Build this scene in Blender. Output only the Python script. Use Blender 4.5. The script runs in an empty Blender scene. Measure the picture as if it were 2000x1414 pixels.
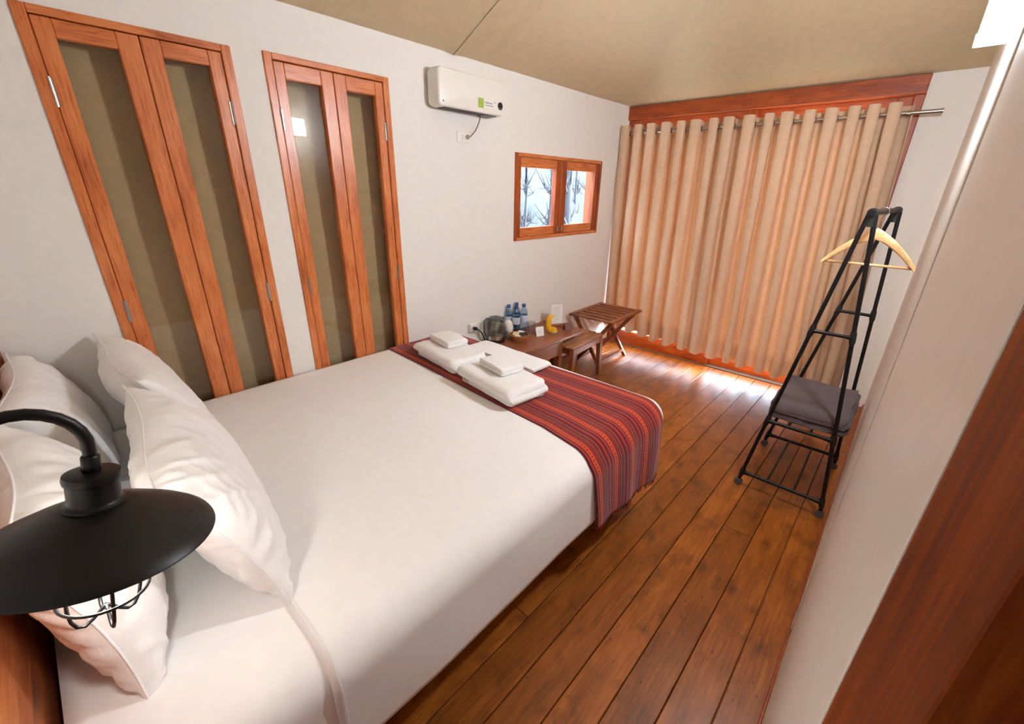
import bpy, bmesh, math, random
from mathutils import Vector, Matrix, noise
random.seed(7)
PI = math.pi
scene = bpy.context.scene
COL = scene.collection
def srgb(r, g, b):
    f = lambda c: (c/255/12.92) if c/255 <= .04045 else ((c/255+.055)/1.055)**2.4
    return (f(r), f(g), f(b), 1)

# ---------------------------------------------------------------- camera
camd = bpy.data.cameras.new('camera')
cam = bpy.data.objects.new('camera', camd); COL.objects.link(cam)
RT = Vector((0.73962582, 0.67278202, 0.0178328)); UP = Vector((-0.26963501, 0.27193899, 0.92376737)); FW = Vector((-0.61664464, 0.68805054, -0.38253869))
m = Matrix((RT, UP, -FW)).transposed().to_4x4(); m.translation = (0, 0, 1.6)
cam.matrix_world = m
camd.sensor_fit = 'HORIZONTAL'; camd.sensor_width = 36; camd.lens = 836.415/2000*36
camd.shift_x = -.00034; camd.shift_y = .00387; camd.clip_start = .01
scene.camera = cam
# ---------------------------------------------------------------- world, exposure
W = bpy.data.worlds.new('sky'); scene.world = W; W.use_nodes = True
bg = W.node_tree.nodes['Background']; bg.inputs[0].default_value = (.62, .80, 1, 1); bg.inputs[1].default_value = 12
vs = scene.view_settings
vs.view_transform = 'Standard'; vs.look = 'None'; vs.gamma = 1; vs.use_curve_mapping = False; vs.exposure = 1.15
sund = bpy.data.lights.new('sun_offscreen', 'SUN'); sund.energy = 16; sund.angle = math.radians(14); sund.color = (.90, .95, 1)
sun = bpy.data.objects.new('sun_offscreen', sund); COL.objects.link(sun)
_az, _el = math.radians(38), math.radians(19)
sun.rotation_euler = Vector((-math.sin(_az)*math.cos(_el), -math.cos(_az)*math.cos(_el), -math.sin(_el))).to_track_quat('-Z', 'Y').to_euler()
SCONCE = 200.0      # radiance of the wall lamp diffuser
BULB = 58.0        # radiance of the bedside bulb

# ---------------------------------------------------------------- room numbers (metres)
XL, YC, XR = -2.345, 4.24, .053
ZT = 2.336
YB = -.32
S1, S2 = .48, .50
XRIDGE = -.1

# ---------------------------------------------------------------- materials
MATS = {}
def newmat(name):
    mt = bpy.data.materials.new(name); mt.use_nodes = True
    nt = mt.node_tree; return mt, nt, nt.nodes['Principled BSDF']
def link(nt, a, b): nt.links.new(a, b)
def node(nt, typ, **kw):
    n = nt.nodes.new(typ)
    for k, v in kw.items(): setattr(n, k, v)
    return n
def coords(nt, scale=(1, 1, 1), seed=True, uv=False):
    tc = node(nt, 'ShaderNodeTexCoord'); mp = node(nt, 'ShaderNodeMapping')
    mp.inputs['Scale'].default_value = scale
    src = tc.outputs['UV' if uv else 'Object']
    if seed:
        oi = node(nt, 'ShaderNodeObjectInfo'); vm = node(nt, 'ShaderNodeVectorMath', operation='MULTIPLY_ADD')
        vm.inputs[1].default_value = (37, 53, 71)
        link(nt, oi.outputs['Random'], vm.inputs[0]); link(nt, src, vm.inputs[2]); src = vm.outputs[0]
    link(nt, src, mp.inputs[0]); return mp.outputs[0]
def ramp(nt, stops, interp='LINEAR'):
    r = node(nt, 'ShaderNodeValToRGB'); r.color_ramp.interpolation = interp
    el = r.color_ramp.elements
    while len(el) < len(stops): el.new(.5)
    for e, (p, c) in zip(el, stops): e.position = p; e.color = c
    return r
def bump(nt, bs, height, strength=.2, dist=.01):
    b = node(nt, 'ShaderNodeBump'); b.inputs['Strength'].default_value = strength; b.inputs['Distance'].default_value = dist
    link(nt, height, b.inputs['Height']); link(nt, b.outputs[0], bs.inputs['Normal'])
def plain(name, col, rough=.5, metal=0, noise_amt=.04, nscale=6, bmp=0, bscale=200, spec=.5):
    mt, nt, bs = newmat(name)
    v = coords(nt, (nscale,)*3)
    n = node(nt, 'ShaderNodeTexNoise'); n.inputs['Detail'].default_value = 4; link(nt, v, n.inputs['Vector'])
    c = Vector(col[:3])
    r = ramp(nt, [(.3, (*(c*(1-noise_amt)), 1)), (.7, (*[min(1, q*(1+noise_amt)) for q in c], 1))])
    link(nt, n.outputs[0], r.inputs[0]); link(nt, r.outputs[0], bs.inputs['Base Color'])
    bs.inputs['Roughness'].default_value = rough; bs.inputs['Metallic'].default_value = metal
    bs.inputs['Specular IOR Level'].default_value = spec
    if bmp:
        v2 = coords(nt, (bscale,)*3); n2 = node(nt, 'ShaderNodeTexNoise'); n2.inputs['Detail'].default_value = 3
        link(nt, v2, n2.inputs['Vector']); bump(nt, bs, n2.outputs[0], bmp, .002)
    MATS[name] = mt; return mt
def wood(name, dark, mid, light, axis=2, rough=.35, freq=28, bmp=.12, knots=False, spec=.5):
    mt, nt, bs = newmat(name); bs.inputs['Specular IOR Level'].default_value = spec
    sc = [freq]*3; sc[axis] = freq*.06
    v = coords(nt, tuple(sc))
    n = node(nt, 'ShaderNodeTexNoise'); n.inputs['Detail'].default_value = 6; n.inputs['Roughness'].default_value = .62; n.inputs['Distortion'].default_value = .6
    link(nt, v, n.inputs['Vector'])
    sc2 = [3.5]*3; sc2[axis] = .9
    v2 = coords(nt, tuple(sc2)); n2 = node(nt, 'ShaderNodeTexNoise'); n2.inputs['Detail'].default_value = 3; link(nt, v2, n2.inputs['Vector'])
    mx = node(nt, 'ShaderNodeMath', operation='MULTIPLY_ADD'); mx.inputs[1].default_value = .55
    m2 = node(nt, 'ShaderNodeMath', operation='MULTIPLY'); m2.inputs[1].default_value = .45
    link(nt, n2.outputs[0], m2.inputs[0]); link(nt, n.outputs[0], mx.inputs[0]); link(nt, m2.outputs[0], mx.inputs[2])
    r = ramp(nt, [(.32, dark), (.5, mid), (.68, light)]); link(nt, mx.outputs[0], r.inputs[0])
    out = r.outputs[0]
    if knots:
        sk = [5.2]*3; sk[axis] = 2.1
        v3 = coords(nt, tuple(sk)); vo = node(nt, 'ShaderNodeTexVoronoi'); link(nt, v3, vo.inputs['Vector'])
        kr = ramp(nt, [(.035, (1, 1, 1, 1)), (.10, (0, 0, 0, 1))]); link(nt, vo.outputs['Distance'], kr.inputs[0])
        v4 = coords(nt, (2.2, 1.6, 2.2)); n4 = node(nt, 'ShaderNodeTexNoise'); n4.inputs['Detail'].default_value = 5; link(nt, v4, n4.inputs['Vector'])
        st = ramp(nt, [(.54, (0, 0, 0, 1)), (.74, (.55, .55, .55, 1))]); link(nt, n4.outputs[0], st.inputs[0])
        mk = node(nt, 'ShaderNodeMix', data_type='RGBA'); mk.inputs['B'].default_value = (.018, .008, .003, 1)
        mm = node(nt, 'ShaderNodeMath', operation='MAXIMUM')
        k2 = node(nt, 'ShaderNodeMath', operation='MULTIPLY'); k2.inputs[1].default_value = .75
        link(nt, kr.outputs[0], k2.inputs[0]); link(nt, k2.outputs[0], mm.inputs[0]); link(nt, st.outputs[0], mm.inputs[1])
        link(nt, mm.outputs[0], mk.inputs['Factor']); link(nt, out, mk.inputs['A']); out = mk.outputs['Result']
        oi = node(nt, 'ShaderNodeObjectInfo'); hv = node(nt, 'ShaderNodeHueSaturation')
        mr = node(nt, 'ShaderNodeMapRange'); mr.inputs['To Min'].default_value = .82; mr.inputs['To Max'].default_value = 1.15
        link(nt, oi.outputs['Random'], mr.inputs['Value']); link(nt, mr.outputs[0], hv.inputs['Value']); link(nt, out, hv.inputs['Color']); out = hv.outputs[0]
    link(nt, out, bs.inputs['Base Color'])
    rr = node(nt, 'ShaderNodeMapRange'); rr.inputs['To Min'].default_value = rough-.08; rr.inputs['To Max'].default_value = rough+.1
    link(nt, n.outputs[0], rr.inputs['Value']); link(nt, rr.outputs[0], bs.inputs['Roughness'])
    bump(nt, bs, n.outputs[0], bmp, .003)
    MATS[name] = mt; return mt
def thin_glass(name, tint=(1, 1, 1), rough=0.0, ior=1.45):
    mt = bpy.data.materials.new(name); mt.use_nodes = True; nt = mt.node_tree
    nt.nodes.remove(nt.nodes['Principled BSDF']); o = nt.nodes['Material Output']
    t = node(nt, 'ShaderNodeBsdfTransparent'); t.inputs[0].default_value = (*tint, 1)
    g = node(nt, 'ShaderNodeBsdfGlossy'); g.inputs['Roughness'].default_value = rough
    fr = node(nt, 'ShaderNodeFresnel'); ge = node(nt, 'ShaderNodeNewGeometry')
    mi = node(nt, 'ShaderNodeMapRange'); mi.inputs['To Min'].default_value = ior; mi.inputs['To Max'].default_value = 1/ior
    link(nt, ge.outputs['Backfacing'], mi.inputs['Value']); link(nt, mi.outputs[0], fr.inputs[0])
    mx = node(nt, 'ShaderNodeMixShader'); link(nt, fr.outputs[0], mx.inputs[0]); link(nt, t.outputs[0], mx.inputs[1]); link(nt, g.outputs[0], mx.inputs[2])
    link(nt, mx.outputs[0], o.inputs[0]); MATS[name] = mt; return mt
def emis(name, col, strength):
    mt, nt, bs = newmat(name)
    bs.inputs['Base Color'].default_value = (.8, .8, .8, 1)
    bs.inputs['Emission Color'].default_value = col; bs.inputs['Emission Strength'].default_value = strength
    MATS[name] = mt; return mt
def cloth(name, col, trans=0.0, tcol=None, rough=.9, weave=900, wstr=.15, wrinkle=0, wscale=9, var=1):
    mt = bpy.data.materials.new(name); mt.use_nodes = True; nt = mt.node_tree
    bs = nt.nodes['Principled BSDF']; o = nt.nodes['Material Output']
    v = coords(nt, (5, 5, 5)); n = node(nt, 'ShaderNodeTexNoise'); n.inputs['Detail'].default_value = 4; link(nt, v, n.inputs['Vector'])
    c = Vector(col[:3]); r = ramp(nt, [(.3, (*(c*(1-.05*var)), 1)), (.7, (*[min(1, q*(1+.04*var)) for q in c], 1))])
    link(nt, n.outputs[0], r.inputs[0]); link(nt, r.outputs[0], bs.inputs['Base Color'])
    bs.inputs['Roughness'].default_value = rough; bs.inputs['Specular IOR Level'].default_value = .2
    bs.inputs['Sheen Weight'].default_value = .15
    v2 = coords(nt, (weave,)*3); n2 = node(nt, 'ShaderNodeTexNoise'); link(nt, v2, n2.inputs['Vector'])
    b1 = node(nt, 'ShaderNodeBump'); b1.inputs['Strength'].default_value = wstr; b1.inputs['Distance'].default_value = .001
    link(nt, n2.outputs[0], b1.inputs['Height']); nrm = b1.outputs[0]
    if wrinkle:
        v3 = coords(nt, (wscale, wscale*2.2, wscale)); n3 = node(nt, 'ShaderNodeTexNoise'); n3.inputs['Detail'].default_value = 3; n3.inputs['Distortion'].default_value = .8
        link(nt, v3, n3.inputs['Vector'])
        b2 = node(nt, 'ShaderNodeBump'); b2.inputs['Strength'].default_value = wrinkle; b2.inputs['Distance'].default_value = .02
        link(nt, n3.outputs[0], b2.inputs['Height']); link(nt, b1.outputs[0], b2.inputs['Normal']); nrm = b2.outputs[0]
    link(nt, nrm, bs.inputs['Normal'])
    if trans:
        tr = node(nt, 'ShaderNodeBsdfTranslucent'); tr.inputs[0].default_value = tcol or col
        mx = node(nt, 'ShaderNodeMixShader'); mx.inputs[0].default_value = trans
        link(nt, bs.outputs[0], mx.inputs[1]); link(nt, tr.outputs[0], mx.inputs[2]); link(nt, mx.outputs[0], o.inputs[0])
    MATS[name] = mt; return mt

plain('plaster', srgb(238, 233, 227), .85, noise_amt=.015, bmp=.12, bscale=120, spec=.2)
plain('plaster_gloss', srgb(238, 233, 227), .42, noise_amt=.015, bmp=.06, bscale=90, spec=.4)
plain('subfloor', srgb(150, 90, 34), .9)
wood('door_wood', srgb(160, 78, 38), srgb(206, 116, 62), srgb(226, 146, 90), 2, .28)
wood('door_wood_h', srgb(160, 78, 38), srgb(206, 116, 62), srgb(226, 146, 90), 1, .28)
wood('beam_wood', srgb(112, 42, 12), srgb(156, 68, 22), srgb(182, 92, 40), 0, .4)
wood('beam_wood_v', srgb(112, 42, 12), srgb(156, 68, 22), srgb(182, 92, 40), 2, .4)
wood('floor_wood', srgb(112, 58, 14), srgb(152, 82, 22), srgb(178, 104, 36), 1, .36, freq=22, knots=True, spec=.38)
wood('jamb_wood', srgb(84, 30, 4), srgb(128, 56, 10), srgb(168, 86, 24), 2, .6, freq=14, spec=.15)
wood('teak', srgb(92, 44, 22), srgb(140, 76, 42), srgb(172, 104, 64), 1, .35)
wood('teak_x', srgb(92, 44, 22), srgb(140, 76, 42), srgb(172, 104, 64), 0, .35)
wood('teak_z', srgb(92, 44, 22), srgb(140, 76, 42), srgb(172, 104, 64), 2, .35)
wood('teak_pale', srgb(128, 78, 46), srgb(172, 114, 74), srgb(198, 142, 98), 1, .4)
wood('head_wood', srgb(120, 58, 28), srgb(184, 104, 58), srgb(210, 138, 88), 0, .4, freq=16)
wood('dark_wood', srgb(92, 44, 22), srgb(140, 76, 42), srgb(172, 104, 64), 1, .5)
wood('hanger_wood', srgb(214, 158, 100), srgb(234, 188, 132), srgb(245, 208, 158), 0, .35)
wood('basket_wood', srgb(120, 66, 26), srgb(170, 104, 48), srgb(200, 140, 80), 0, .6)
thin_glass('pane_glass', (.93, .92, .88))
thin_glass('clear_glass', (.985, .99, .99))
thin_glass('kettle_glass', (.80, .80, .78), .03, 1.6)
thin_glass('drink_glass', (.90, .92, .92), 0, 1.5)
thin_glass('bottle_plastic', (.62, .72, .82), .05, 1.5)
plain('black_metal', srgb(13, 12, 13), .40, noise_amt=.05, spec=.35)
plain('black_plastic', srgb(20, 20, 22), .45)
plain('grey_plastic', srgb(88, 90, 92), .5)
plain('steel', srgb(190, 186, 180), .22, 1)
plain('brass', srgb(150, 112, 62), .35, 1)
plain('white_plastic', srgb(240, 236, 228), .35, noise_amt=.01)
plain('white_card', srgb(240, 236, 230), .7, noise_amt=.02)
plain('blue_cap', srgb(50, 92, 150), .4)
plain('bottle_label', srgb(198, 206, 222), .45, noise_amt=.12, nscale=40)
plain('yellow_plastic', srgb(240, 178, 30), .32, noise_amt=.02)
plain('green_print', srgb(160, 184, 62), .5, noise_amt=.02)
plain('print_ink', srgb(70, 62, 84), .6)
plain('print_grey', srgb(172, 164, 184), .6)
plain('maroon_card', srgb(128, 84, 80), .6, noise_amt=.15, nscale=60)
plain('dark_card', srgb(66, 26, 26), .7)
plain('cord_dark', srgb(88, 76, 68), .5)
plain('cord_blue', srgb(28, 30, 78), .7)
plain('cord_black', srgb(20, 20, 22), .6)
plain('paper_band', srgb(190, 178, 140), .8)
plain('ground_soil', srgb(112, 116, 104), .95, noise_amt=.35, nscale=3)
plain('hill_scrub', srgb(42, 47, 53), .95, noise_amt=.45, nscale=4)
plain('bark_pale', srgb(44, 46, 50), .9, noise_amt=.15, nscale=10)
plain('bark_dark', srgb(34, 36, 40), .9, noise_amt=.15, nscale=10)
plain('foil_dark', srgb(60, 40, 44), .4, noise_amt=.3, nscale=60)
plain('wax_paper', srgb(226, 204, 160), .6)
plain('threshold_grey', srgb(96, 86, 80), .5)
cloth('linen_white', srgb(247, 244, 242), var=.3)
cloth('pillow_white', srgb(247, 244, 242), wrinkle=.08, wscale=5, var=.3)
cloth('towel_white', srgb(248, 246, 244), var=.4, weave=420, wstr=.6, wrinkle=.15, wscale=14)
cloth('blanket_grey', srgb(94, 80, 82), weave=500, wstr=.5, wrinkle=.15, wscale=10)
cloth('curtain_fabric', srgb(216, 184, 154), trans=.019, tcol=srgb(255, 172, 112), rough=.6, weave=700, wstr=.1)
cloth('curtain_hem', srgb(216, 184, 154), trans=.007, tcol=srgb(255, 172, 112), rough=.6, weave=700, wstr=.1)
cloth('canvas', srgb(198, 176, 142), weave=300, wstr=.3, wrinkle=.06, wscale=2.0)
cloth('canvas_back', srgb(198, 176, 142), weave=300, wstr=.3)
emis('lamp_diffuser', (.87, .93, 1, 1), SCONCE)
emis('bulb_glow', (1, .97, .91, 1), BULB)

def runner_mat():
    mt, nt, bs = newmat('woven_runner')
    tc = node(nt, 'ShaderNodeTexCoord'); sp = node(nt, 'ShaderNodeSeparateXYZ'); link(nt, tc.outputs['UV'], sp.inputs[0])
    # V across the stripes (0..1), U along (metres)
    mlt = node(nt, 'ShaderNodeMath', operation='MULTIPLY'); mlt.inputs[1].default_value = 4.6; link(nt, sp.outputs['Y'], mlt.inputs[0])
    fr = node(nt, 'ShaderNodeMath', operation='FRACT'); link(nt, mlt.outputs[0], fr.inputs[0])
    mar, dar, org, pnk, pur, grn = srgb(108, 20, 34), srgb(58, 12, 26), srgb(200, 78, 34), srgb(188, 84, 80), srgb(74, 40, 58), srgb(112, 92, 50)
    red = srgb(140, 30, 32)
    stops = [(0, mar), (.07, pnk), (.09, red), (.16, dar), (.18, org), (.36, red), (.40, dar), (.43, pnk), (.45, mar), (.53, org), (.56, dar), (.60, grn), (.62, mar), (.68, pnk), (.70, red), (.76, dar), (.80, mar), (.88, org), (.91, red), (.97, dar)]
    rp = ramp(nt, stops, 'CONSTANT'); link(nt, fr.outputs[0], rp.inputs[0])
    # small woven figures inside the orange bands
    b1 = node(nt, 'ShaderNodeMath', operation='COMPARE'); b1.inputs[1].default_value = .27; b1.inputs[2].default_value = .035; link(nt, fr.outputs[0], b1.inputs[0])
    us = node(nt, 'ShaderNodeMath', operation='MULTIPLY'); us.inputs[1].default_value = 62; link(nt, sp.outputs['X'], us.inputs[0])
    uf = node(nt, 'ShaderNodeMath', operation='FRACT'); link(nt, us.outputs[0], uf.inputs[0])
    ul = node(nt, 'ShaderNodeMath', operation='LESS_THAN'); ul.inputs[1].default_value = .5; link(nt, uf.outputs[0], ul.inputs[0])
    an = node(nt, 'ShaderNodeMath', operation='MULTIPLY'); link(nt, b1.outputs[0], an.inputs[0]); link(nt, ul.outputs[0], an.inputs[1])
    mx = node(nt, 'ShaderNodeMix', data_type='RGBA'); mx.inputs['B'].default_value = srgb(130, 34, 34)
    link(nt, an.outputs[0], mx.inputs['Factor']); link(nt, rp.outputs[0], mx.inputs['A'])
    link(nt, mx.outputs['Result'], bs.inputs['Base Color'])
    bs.inputs['Roughness'].default_value = .9; bs.inputs['Specular IOR Level'].default_value = .15; bs.inputs['Sheen Weight'].default_value = .2
    nz = node(nt, 'ShaderNodeTexNoise'); nz.inputs['Scale'].default_value = 500; link(nt, tc.outputs['Object'], nz.inputs['Vector'])
    bump(nt, bs, nz.outputs[0], .5, .002)
    MATS['woven_runner'] = mt
runner_mat()

# ---------------------------------------------------------------- mesh helpers
class MB:
    def __init__(s): s.bm = bmesh.new()
    def box(s, x0, x1, y0, y1, z0, z1, bev=0, M=None, seg=1):
        r = bmesh.ops.create_cube(s.bm, size=1)
        v = r['verts']
        for q in v: q.co = Vector(((x0+x1)/2+q.co.x*(x1-x0), (y0+y1)/2+q.co.y*(y1-y0), (z0+z1)/2+q.co.z*(z1-z0)))
        if bev:
            es = list({e for q in v for e in q.link_edges})
            o = bmesh.ops.bevel(s.bm, geom=es, offset=bev, segments=seg, profile=.5, affect='EDGES')
            v = list({q for f in o['faces'] for q in f.verts} | {q for q in v if q.is_valid})
        if M is not None: bmesh.ops.transform(s.bm, matrix=M, verts=v)
        return s
    def ring(s, pts): return [s.bm.verts.new(p) for p in pts]
    def skin(s, rings, close=True, cap=True):
        for a, b in zip(rings, rings[1:]):
            n = len(a)
            for i in range(n if close else n-1):
                j = (i+1) % n
                try: s.bm.faces.new((a[i], a[j], b[j], b[i]))
                except ValueError: pass
        if cap:
            for rg in (rings[0][::-1], rings[-1]):
                try: s.bm.faces.new(rg)
                except ValueError: pass
        return s
    def lathe(s, prof, n=24, M=None, cap=True):
        M = M or Matrix()
        rings = []
        for r, z in prof:
            rings.append(s.ring([M @ Vector((max(r, 1e-4)*math.cos(2*PI*i/n), max(r, 1e-4)*math.sin(2*PI*i/n), z)) for i in range(n)]))
        return s.skin(rings, True, cap)
    def tube(s, pts, r, n=10, closed=False, rads=None):
        pts = [Vector(p) for p in pts]; rings = []; prev = None
        N = len(pts)
        for i, p in enumerate(pts):
            if closed: t = (pts[(i+1) % N]-pts[i-1])
            else: t = pts[min(i+1, N-1)]-pts[max(i-1, 0)]
            t.normalize()
            if prev is None:
                a = Vector((0, 0, 1)) if abs(t.z) < .9 else Vector((1, 0, 0))
                u = t.cross(a).normalized()
            else: u = (prev-t*prev.dot(t)).normalized()
            prev = u; w = t.cross(u); rr = rads[i] if rads else r
            rings.append(s.ring([p+u*rr*math.cos(2*PI*k/n)+w*rr*math.sin(2*PI*k/n) for k in range(n)]))
        if closed: rings.append(rings[0])
        return s.skin(rings, True, not closed)
    def grid(s, f, nu, nv, uv=None):
        V = [[s.bm.verts.new(f(i/nu, j/nv)) for j in range(nv+1)] for i in range(nu+1)]
        L = s.bm.loops.layers.uv.verify() if uv else None
        for i in range(nu):
            for j in range(nv):
                fc = s.bm.faces.new((V[i][j], V[i+1][j], V[i+1][j+1], V[i][j+1]))
                if uv:
                    for lp, (a, b) in zip(fc.loops, ((i, j), (i+1, j), (i+1, j+1), (i, j+1))): lp[L].uv = uv(a/nu, b/nv)
        return s
    def prism(s, poly, axis, a0, a1):
        # poly: 2-D outline, extruded along axis 0/1/2
        def P(p, a):
            return Vector((a, p[0], p[1])) if axis == 0 else Vector((p[0], a, p[1])) if axis == 1 else Vector((p[0], p[1], a))
        return s.skin([s.ring([P(p, a0) for p in poly]), s.ring([P(p, a1) for p in poly])])
    def build(s, name, mat, parent=None, smooth=False, sub=0, auto=None, thick=0):
        bmesh.ops.remove_doubles(s.bm, verts=s.bm.verts, dist=1e-6)
        bmesh.ops.recalc_face_normals(s.bm, faces=s.bm.faces)
        if parent is not None: bmesh.ops.transform(s.bm, matrix=ROOTM[parent.name].inverted(), verts=s.bm.verts)
        me = bpy.data.meshes.new(name); s.bm.to_mesh(me); s.bm.free()
        o = bpy.data.objects.new(name, me); COL.objects.link(o)
        me.materials.append(MATS[mat])
        if smooth: me.polygons.foreach_set('use_smooth', [True]*len(me.polygons))
        if auto is not None:
            me.polygons.foreach_set('use_smooth', [True]*len(me.polygons)); me.set_sharp_from_angle(angle=math.radians(auto))
        if thick:
            d = o.modifiers.new('thickness', 'SOLIDIFY'); d.thickness = thick; d.offset = 0
        if sub:
            d = o.modifiers.new('sub', 'SUBSURF'); d.levels = sub; d.render_levels = sub
        if parent is not None: o.parent = parent
        ROOTM[o.name] = ROOTM[parent.name] if parent is not None else Matrix()
        return o
ROOTM = {}
def thing(name, loc, label=None, cat=None, group=None, rz=0, kind=None):
    o = bpy.data.objects.new(name, None); COL.objects.link(o); o.empty_display_size = .1
    o.location = loc; o.rotation_euler = (0, 0, rz)
    ROOTM[o.name] = Matrix.Translation(loc) @ Matrix.Rotation(rz, 4, 'Z')
    return tag(o, label, cat, group, kind)
def tag(o, label=None, cat=None, group=None, kind=None):
    for k, v in (('label', label), ('category', cat), ('group', group), ('kind', kind)):
        if v: o[k] = v
    return o
def struct(o): o['kind'] = 'structure'; return o
def copy_thing(src, loc, label, rz=None):
    c = src.copy(); COL.objects.link(c); c.location = loc; c['label'] = label
    if rz is not None: c.rotation_euler = (0, 0, rz)
    for ch in src.children:
        k = ch.copy(); COL.objects.link(k); k.parent = c
        for g in ch.children:
            q = g.copy(); COL.objects.link(q); q.parent = k
    return c
def at(M): return M
def T(x, y, z): return Matrix.Translation((x, y, z))
def text(body, size, mat, parent, M, name='lettering'):
    cu = bpy.data.curves.new(name, 'FONT'); cu.body = body; cu.size = size; cu.extrude = .0004; cu.align_x = 'LEFT'
    tmp = bpy.data.objects.new('tmp', cu); COL.objects.link(tmp)
    dg = bpy.context.evaluated_depsgraph_get()
    me = bpy.data.meshes.new_from_object(tmp.evaluated_get(dg))
    bpy.data.objects.remove(tmp)
    me.transform(ROOTM[parent.name].inverted() @ M); me.materials.clear(); me.materials.append(MATS[mat]); me.name = name
    o = bpy.data.objects.new(name, me); COL.objects.link(o); o.parent = parent
    ROOTM[o.name] = ROOTM[parent.name]
    return o

# ================================================================ STRUCTURE
# ---- floor boards
BW, BX = .13647, -.7488
fl = struct(MB().box(XL-.15, 1.4, YB-.05, YC+.02, -.06, -.026).build('floor', 'subfloor'))
k0 = math.floor((XL-BX)/BW); x = BX+k0*BW
rnd = random.Random(3)
k = k0
while x < 1.35:
    xa, xb = max(x, XL-.02)+.0016, min(x+BW, 1.38)-.0016
    cuts = {1: [.12], 2: [.06], 3: [2.055], 4: [.10], 5: [3.3], 0: [.15]}.get(k, [rnd.uniform(.3, 1.7)])
    ys = [YB]+cuts+[YC+.005]
    for a, b in zip(ys, ys[1:]):
        MB().box(xa, xb, a+.001, b-.001, -.026, 0, .0022).build('plank', 'floor_wood', fl)
    x += BW; k += 1

def wall_cells(us, vs_, holes):
    out = []
    for a, b in zip(us, us[1:]):
        for c, d in zip(vs_, vs_[1:]):
            mu, mv = (a+b)/2, (c+d)/2
            if not any(h[0] < mu < h[1] and h[2] < mv < h[3] for h in holes): out.append((a, b, c, d))
    return out
WT = .14
D1 = (.172, .800, .06, 2.130); D2 = (.928, 1.562, .06, 2.141); WN = (2.600, 3.797, 1.217, 1.848)
holes = [D1, D2, WN]
us = sorted({YB-.05, YC+.14, *[h[0] for h in holes], *[h[1] for h in holes]}); vv = sorted({-.03, ZT+.01, *[h[2] for h in holes], *[h[3] for h in holes]})
def holed_wall(name, us, vv, holes, x0, x1):
    mb = MB(); bm = mb.bm; V = {}
    def vx(x, u, v):
        key = (x, round(u, 5), round(v, 5))
        if key not in V: V[key] = bm.verts.new((x, u, v))
        return V[key]
    cells = wall_cells(us, vv, holes); cs = {(c[0], c[2]) for c in cells}
    ui = {u: i for i, u in enumerate(us)}; vi = {v: i for i, v in enumerate(vv)}
    for a, b, c, d in cells:
        bm.faces.new([vx(x1, *p) for p in ((a, c), (b, c), (b, d), (a, d))]); bm.faces.new([vx(x0, *p) for p in ((a, d), (b, d), (b, c), (a, c))])
        i, j = ui[a], vi[c]
        nb = lambda ii, jj: 0 <= ii < len(us)-1 and 0 <= jj < len(vv)-1 and (us[ii], vv[jj]) in cs
        for ok, p, q in ((nb(i-1, j), (a, c), (a, d)), (nb(i+1, j), (b, c), (b, d)), (nb(i, j-1), (a, c), (b, c)), (nb(i, j+1), (a, d), (b, d))):
            if not ok: bm.faces.new([vx(x0, *p), vx(x0, *q), vx(x1, *q), vx(x1, *p)])
    return mb.build(name, 'plaster')
struct(holed_wall('wall_left', us, vv, holes, XL-WT, XL))

# ---- far wall beside and above the sliding door
XF = -.204         # right outer edge of door frame
def rz_(x, y):
    zl = ZT+S1*max(x-XL, 0); zr = ZT+S1*(XRIDGE-XL)-S1*max(x-XRIDGE, 0)*.9
    zf = ZT+S2*max(YC-y, 0)
    z = min(zl, zr)
    kk = .018
    h = max(kk-abs(z-zf), 0)/kk
    return min(z, zf)-h*h*kk*.25
mb = MB(); mb.box(XF, 1.4, YC, YC+.12, -.03, ZT+.03)
struct(mb.build('wall_far', 'plaster'))
# ---- right wall with the doorway beside the camera
mb = MB()
n = 24
yy = [.34+(YC-.34)*i/n for i in range(n+1)]
poly = [(.34, -.03)]+[(YC, -.03)]+[(y, rz_(XR+.05, y)+.03) for y in reversed(yy)]
mb.prism(poly, 0, XR, XR+.10)
struct(mb.build('wall_right', 'plaster_gloss'))
mb = MB(); mb.prism([(YB, 2.16), (.34, 2.16), (.34, rz_(XR+.05, .34)+.03), (YB, rz_(XR+.05, YB)+.03)], 0, XR, XR+.10)
struct(mb.build('wall_right_header', 'plaster'))
struct(MB().box(XR-.004, XR, 1.60, 1.645, .03, 3.55, .002).build('trim_1', 'plaster_gloss'))
struct(MB().box(XR-.002, XR, .35, .385, 0.0, 2.18, .001).build('trim_2', 'plaster_gloss'))
struct(MB().box(XR-.009, XR, .40, YC, 0, .028, .003).build('baseboard_right', 'beam_wood'))
struct(MB().box(XL, XL+.009, 1.99, YC, 0, .03, .003).build('baseboard_left', 'beam_wood'))
# ---- wall behind the headboard, bathroom shell
mb = MB(); mb.prism([(XL-WT, -.03), (1.4, -.03), (1.4, 2.9), (XRIDGE, rz_(XRIDGE, 0)+.03), (XL, ZT+.03), (XL-WT, ZT+.03)], 1, YB-.08, YB)
struct(mb.build('wall_back', 'plaster'))
struct(MB().box(1.3, 1.4, YB, 1.1, -.03, 2.95).build('wall_bathroom_side', 'plaster'))
struct(MB().box(XR+.10, 1.3, 1.0, 1.1, -.03, 3.3).build('wall_bathroom_end', 'plaster'))
# doorway lining
dj = thing('door_4', (XR, .26, 0), 'wooden doorway casing standing right beside the right-hand wall', None, kind='structure')
MB().box(XR-.0015, XR+.02, .18, .3415, 0, 2.2, .001).build('casing', 'jamb_wood', dj)
MB().box(XR+.0205, XR+.105, .1815, .3395, 0, 2.16, .001).build('jamb', 'jamb_wood', dj)
MB().box(XR+.045, XR+.075, .160, .181, 0, 2.16, .002).build('door_stop', 'jamb_wood', dj)
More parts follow.
